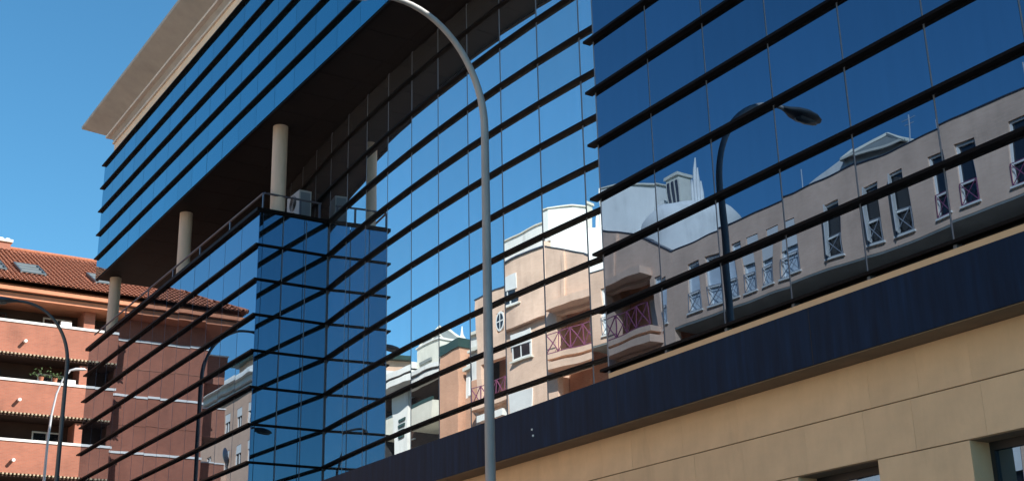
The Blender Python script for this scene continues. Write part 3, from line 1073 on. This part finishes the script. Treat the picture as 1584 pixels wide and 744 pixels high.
# white roof volumes
fr_ = [(-58.8, YF - 1.0), (-56, YF - 0.45), (-52, YF - 0.25), (-48.3, YF - 0.4)]
rv = MB()
rv.prism([(-58.8, YF - 5.0), (-48.3, YF - 5.0)] + fr_[::-1], 23.73, 25.45)
rv.prism([(-48.299, YF - 5.0), (-46.9, YF - 4.6), (-46.7, YF - 2.4), (-47.3, YF - 1.2), (-48.299, YF - 0.4)], 20.4, 25.45)
ro_ = rv.build("roof_storey", RWHITE, ap)
MB().prism([(-58.9, YF - 5.1), (-48.3, YF - 5.1), (-46.8, YF - 4.7), (-46.6, YF - 2.3), (-47.25, YF - 1.1), (-48.3, YF - 0.32)] + [(p[0], p[1] + 0.08) for p in fr_[::-1][1:]], 25.452, 25.52).build("coping", CREAM, ro_)
dm = MB()
dm.lathe([(2.35, 0), (2.35, 2.2), (2.28, 2.6), (2.0, 2.95), (1.4, 3.2), (0.2, 3.35)], (-44.6, YF - 2.7, 20.2), 40)
drum = dm.build("roof_drum", RWHITE, ap, True)
MB().box(-45.9, -45.1, YF - 3.4, YF - 2.6, 23.0, 25.3).box(-45.98, -45.02, YF - 3.48, YF - 2.52, 25.302, 25.45).build("chimney", CREAM, ap)
for k in range(3):
    MB().box(-45.8 + 0.25 * k, -45.68 + 0.25 * k, YF - 2.6, YF - 2.56, 23.9, 25.1).build("chimney_louvre", RAIL, ap)
for dx, zt in ((-0.25, 24.6), (0.0, 25.6), (0.22, 25.0), (0.42, 24.3)):
    MB().tube([(-43.6 + dx, YF - 2.4, 22.6), (-43.6 + dx, YF - 2.4, zt - 0.6), (-43.6 + dx, YF - 2.4, zt)], [0.12, 0.10, 0.03], 10).build("flue", WHITE, ap)
lowd = MB()
pts = [(-35.8 + 6.2 * k / 16, 20.9 + 0.75 * math.sin(math.pi * (0.06 + 0.88 * k / 16))) for k in range(17)]
lowd.extrude([(-29.6, YF - 1.2, 20.3), (-35.8, YF - 1.2, 20.3)] + [(x, YF - 1.2, z) for x, z in pts], (0, -3.0, 0))
lowd.build("roof_vault", RWHITE, ap)
py = MB()
ap4 = Vector((-31.7, YF - 1.9, 22.35))
bs4 = [Vector(p) for p in ((-33.2, YF - 0.9, 21.45), (-30.2, YF - 0.9, 21.30), (-30.2, YF - 3.2, 21.30), (-33.2, YF - 3.2, 21.45))]
for p in bs4:
    py.bar(p, ap4, 0.10)
for p, q in zip(bs4, bs4[1:] + bs4[:1]):
    py.bar(p, q, 0.10)
pyo = py.build("roof_lantern", CREAM, ap)
MB().add([tuple(v) for v in bs4] + [tuple(ap4 - Vector((0, 0, 0.06)))], [(0, 1, 4), (1, 2, 4), (2, 3, 4), (3, 0, 4)]).build("pane", GREY_S, pyo)
for x, z in ((-35.0, 21.6), (-29.5, 21.9), (-28.2, 21.2), (-24.5, 21.7), (-16, 21.4)):
    a_ = MB().tube([(x, YF - 0.5, 20.3), (x, YF - 0.5, z)], 0.026, 6)
    if z > 21.8:
        a_.bar((x - 0.3, YF - 0.5, z - 0.15), (x + 0.3, YF - 0.5, z - 0.15), 0.018).bar((x - 0.2, YF - 0.5, z - 0.35), (x + 0.2, YF - 0.5, z - 0.35), 0.018)
    a_.build("antenna", POLE_W, ap)

# narrow white link with brick base
lk = thing("white_link_house", (-64.6, -28, 0), "narrow white house between the peach block and the brick stair tower", "building")
lm_ = MB()
lh = [(-67.2, -65.6, 19.45, 20.85), (-64.4, -62.4, 19.0, 20.3)]
for c in wall_cells(-67.6, -61.5, 19.3, 21.95, [(h[0], h[1], max(h[2], 19.3), h[3]) for h in lh]):
    lm_.box(c[0], c[1], YF - 0.8, YF - 0.4, c[2], c[3])
lko = lm_.build("wall", RWHITE, lk)
MB().box(-67.6, -61.5, YF - 0.9, YF - 0.2, 21.952, 22.12).build("coping", CREAM, lko)
MB().box(-67.6, -61.5, YF - 0.39, YF - 0.1, 21.0, 21.2).build("string_course", CREAM, lko)
MB().box(-67.6, -61.5, YF - 10, YF - 0.81, 0, 21.8).build("core", CORE, lk)
MB().box(-67.6, -61.5, YF - 0.8, YF - 0.3, 0, 19.28).build("base_wall", PEACH2, lk)
for h in lh:
    window(lk, h[0], h[1], h[2] if h[2] > 19.3 else 19.31, h[3], YF - 0.4, 'dark')
window(lk, -64.2, -62.6, 16.2, 17.9, YF - 0.3 + 0.2, 'dark', PURPLE, 0.3)

# brick stair tower with green cap
st = thing("brick_stair_tower", (-69.1, -25, 0), "slim orange brick tower with dark green cap and white finial", "tower")
MB().box(-70.35, -67.9, YF - 3.5, YF + 0.1, 0, 22.4).build("shaft", PEACH2, st)
MB().box(-70.45, -67.8, YF - 3.6, YF + 0.2, 22.402, 23.0).build("cap", GREEN, st)
MB().lathe([(0.42, 0), (0.30, 0.25), (0.10, 0.7), (0.03, 1.25)], (-69.4, YF - 1.0, 23.0), 14).build("finial", WHITE, st, True)

# white corner house with glazed lantern and curved cornices
wh = thing("white_corner_house", (-79, -28, 0), "white house with glazed rooftop lantern, curved cornices and deep balconies", "building")
MB().box(-88.3, -70.5, YF - 12, YF - 2.2, 0, 22.6).build("core", CORE, wh)
MB().box(-88.28, -70.52, YF - 2.19, YF - 1.9, 0, 22.6).build("back_wall", RECESS_SHADE, wh)  # dark brown stands in for the shade of the deep balconies
tow = MB().box(-78.5, -74.4, YF - 4.5, YF - 0.5, 22.4, 24.75).build("roof_tower", CREAM, wh)
MB().box(-78.6, -74.3, YF - 4.6, YF - 0.4, 24.752, 24.85).build("coping", RWHITE, tow)
MB().box(-78.0, -76.2, YF - 0.499, YF - 0.40, 23.55, 23.75).build("ledge", GREY_S, tow)
la = MB()
apx = Vector((-76.2, YF - 1.9, 26.9))
bs4 = [Vector(p) for p in ((-78.4, YF - 0.6, 24.86), (-74.5, YF - 0.6, 24.86), (-74.5, YF - 4.3, 24.86), (-78.4, YF - 4.3, 24.86))]
for p in bs4:
    la.bar(p, apx, 0.14)
for p, q in zip(bs4, bs4[1:] + bs4[:1]):
    la.bar(p, q, 0.14)
    la.bar((p + q) / 2, apx, 0.08)
lao = la.build("lantern", CREAM, wh)
MB().add([tuple(v) for v in bs4] + [tuple(apx - Vector((0, 0, 0.08)))], [(0, 1, 4), (1, 2, 4), (2, 3, 4), (3, 0, 4)]).build("pane", GREY_S, lao)
# curved cornices, stacked bands
for z0, z1, pr in ((23.0, 23.45, 1.1), (23.47, 23.55, 0.9), (23.57, 24.0, 1.3)):
    pl = [(-90 + 11.2 * k / 12, YF + pr * 0.6 + 0.9 * math.sin(math.pi * k / 12)) for k in range(13)]
    MB().prism(pl[::-1] + [(-90, YF - 3), (-78.8, YF - 3)], z0, z1).build("cornice", RWHITE if z1 - z0 > 0.1 else BLACK, wh)
for z0, z1, pr in ((21.75, 22.05, 0.7), (22.07, 22.13, 0.55), (22.15, 22.42, 0.85)):
    pl = [(-78.78 + 8.2 * k / 10, YF + pr + 0.5 * math.sin(math.pi * k / 10)) for k in range(11)]
    MB().prism(pl[::-1] + [(-78.78, YF - 2), (-70.58, YF - 2)], z0, z1).build("cornice", RWHITE if z1 - z0 > 0.1 else BLACK, wh)
for x0, x1 in ((-85.6, -83.2),):
    MB().box(x0, x1, YF - 1.2, YF + 0.4, 0, 22.935).build("pillar", RWHITE, wh)
for zf in (19.1, 16.0, 12.9):
    b = MB().box(-78.0, -73.8, YF - 1.8, YF + 1.0, zf, zf + 1.25).build("balcony", CREAM, wh)
    MB().box(-78.0, -73.8, YF + 0.9, YF + 1.02, zf + 1.252, zf + 1.50).build("planter_screen", GREEN, b)
    MB().box(-88.2, -85.65, YF - 1.8, YF + 0.3, zf + 1.0, zf + 2.6).build("balcony", CREAM, wh)
    for k in range(4):
        MB().box(-84.5, -83.5, YF + 0.401, YF + 0.5, zf + 0.5 + 0.42 * k, zf + 0.7 + 0.42 * k).build("louvre", GREEN, wh)
    for x0, x1 in ((-77.6, -76.0), (-75.6, -74.2), (-88.0, -86.0), (-83.0, -81.4)):
        window(wh, x0, x1, zf + 0.3, zf + 2.4, YF - 1.85, 'dark')

MB().box(-78.78, -70.6, YF - 1.85, YF + 0.55, 21.70, 21.748).build("cornice_shade_sheet", RECESS_SHADE, wh)  # dark sheet added to paint the shade under the lower cornice
MB().box(-90.0, -78.8, YF - 1.85, YF + 0.6, 22.94, 22.998).build("cornice_shade_sheet", RECESS_SHADE, wh)  # same added shade sheet below the higher cornice

# pink house far down the street
pk = thing("pink_house", (-98, -28, 0), "pink rendered house with white stepped cornice beyond the white corner house", "building")
pw_ = MB()
ph = [(x, x + 1.2, z, z + 1.6) for x in (-104.5, -101.5, -98.2, -95.6, -93.0) for z in (19.2, 22.0, 16.2)]
for c in wall_cells(-106, -90.6, 0, 25.0, ph):
    pw_.box(c[0], c[1], YF - 0.35, YF, c[2], c[3])
pko = pw_.build("wall", PINK, pk)
MB().box(-106, -90.6, YF - 10, YF - 0.36, 0, 24.9).build("core", CORE, pk)
for h in ph:
    window(pk, h[0], h[1], h[2], h[3], YF, 'dark', None, 0.4 if h[0] > -100 else 0)
for z0, z1, pr in ((24.6, 24.9, 0.25), (25.002, 25.4, 0.5), (25.402, 25.6, 0.9), (25.602, 26.1, 0.4)):
    MB().box(-106.2 - pr, -90.4, YF - 9, YF + pr, z0 if z0 > 24.7 else 24.6, z1).build("cornice", RWHITE, pko)
MB().box(-96, -90.8, YF - 4, YF - 0.3, 26.102, 27.0).build("attic", PINK, pk)
MB().prism([(-96.5, YF - 4.2), (-90.3, YF - 4.2), (-90.3, YF + 0.2), (-96.5, YF + 0.2)], 27.002, 27.35).build("attic_roof", GREEN, pk)
dsh = MB()
dsh.lathe([(0.05, 0), (0.35, 0.05), (0.6, 0.16), (0.62, 0.18)], (0, 0, 0), 20)
dme = dsh.mesh("satellite_dish", RAIL, True)
link("satellite_dish", dme, pk, (-97.0, YF + 0.5, 20.3), (math.radians(80), 0, 0))
for zf in (18.6, 15.6):
    b = MB().box(-101.8, -97.2, YF + 0.001, YF + 1.0, zf - 0.2, zf + 0.5).build("balcony", PINK, pk)


# ------------------------------------------------------------------ plants and boxes on the brick balconies
def potted_plant(y, z, h, label, n=45, x=-70.08):
    t = thing("potted_plant", (x, y, z), label, "plant", "plants on the balcony copings")
    MB().lathe([(0.10, 0), (0.14, 0.22), (0.15, 0.24)], (x, y, z), 12).build("pot", TILE_D, t, True)
    lf = MB()
    for k in range(n):
        c = Vector((x + random.gauss(0, 0.12), y + random.gauss(0, 0.22), z + 0.25 + abs(random.gauss(0, h * 0.5))))
        a = Vector((random.uniform(-1, 1), random.uniform(-1, 1), random.uniform(-0.4, 1))).normalized()
        b = a.cross(Vector((random.uniform(-1, 1), random.uniform(-1, 1), random.uniform(-1, 1)))).normalized()
        lf.add([c - a * 0.09, c - b * 0.035, c + a * 0.09, c + b * 0.035], [(0, 1, 2, 3)])
    lf.build("foliage", PLANT, t)


potted_plant(2.75, C[1] + 0.11, 0.35, "leafy pot plant on the middle balcony coping of the brick house, taller than its neighbour")
potted_plant(3.45, C[1] + 0.11, 0.28, "low bushy pot plant on the middle balcony coping, beside the white box")
potted_plant(6.3, C[2] + 0.11, 0.4, "tall pot plant on the lower balcony coping of the brick house")
for y, c, w, label in ((3.75, C[0], 0.55, "white planter box on the top balcony coping of the brick house"), (4.25, C[1], 0.5, "white planter box on the middle balcony coping next to the pot plants")):
    t = thing("planter_box", (-70.08, y, c + 0.11), label, "planter")
    b = MB()
    z = c + 0.11
    b.box(-70.2, -70.18, y - w / 2, y + w / 2, z, z + 0.22).box(-69.98, -69.96, y - w / 2, y + w / 2, z, z + 0.22)
    b.box(-70.18, -69.98, y - w / 2, y - w / 2 + 0.02, z, z + 0.22).box(-70.18, -69.98, y + w / 2 - 0.02, y + w / 2, z, z + 0.22)
    b.box(-70.18, -69.98, y - w / 2 + 0.02, y + w / 2 - 0.02, z, z + 0.03)
    b.build("box", WHITE, t)
    MB().box(-70.178, -69.982, y - w / 2 + 0.022, y + w / 2 - 0.022, z + 0.031, z + 0.18).build("soil", MORTAR, t)
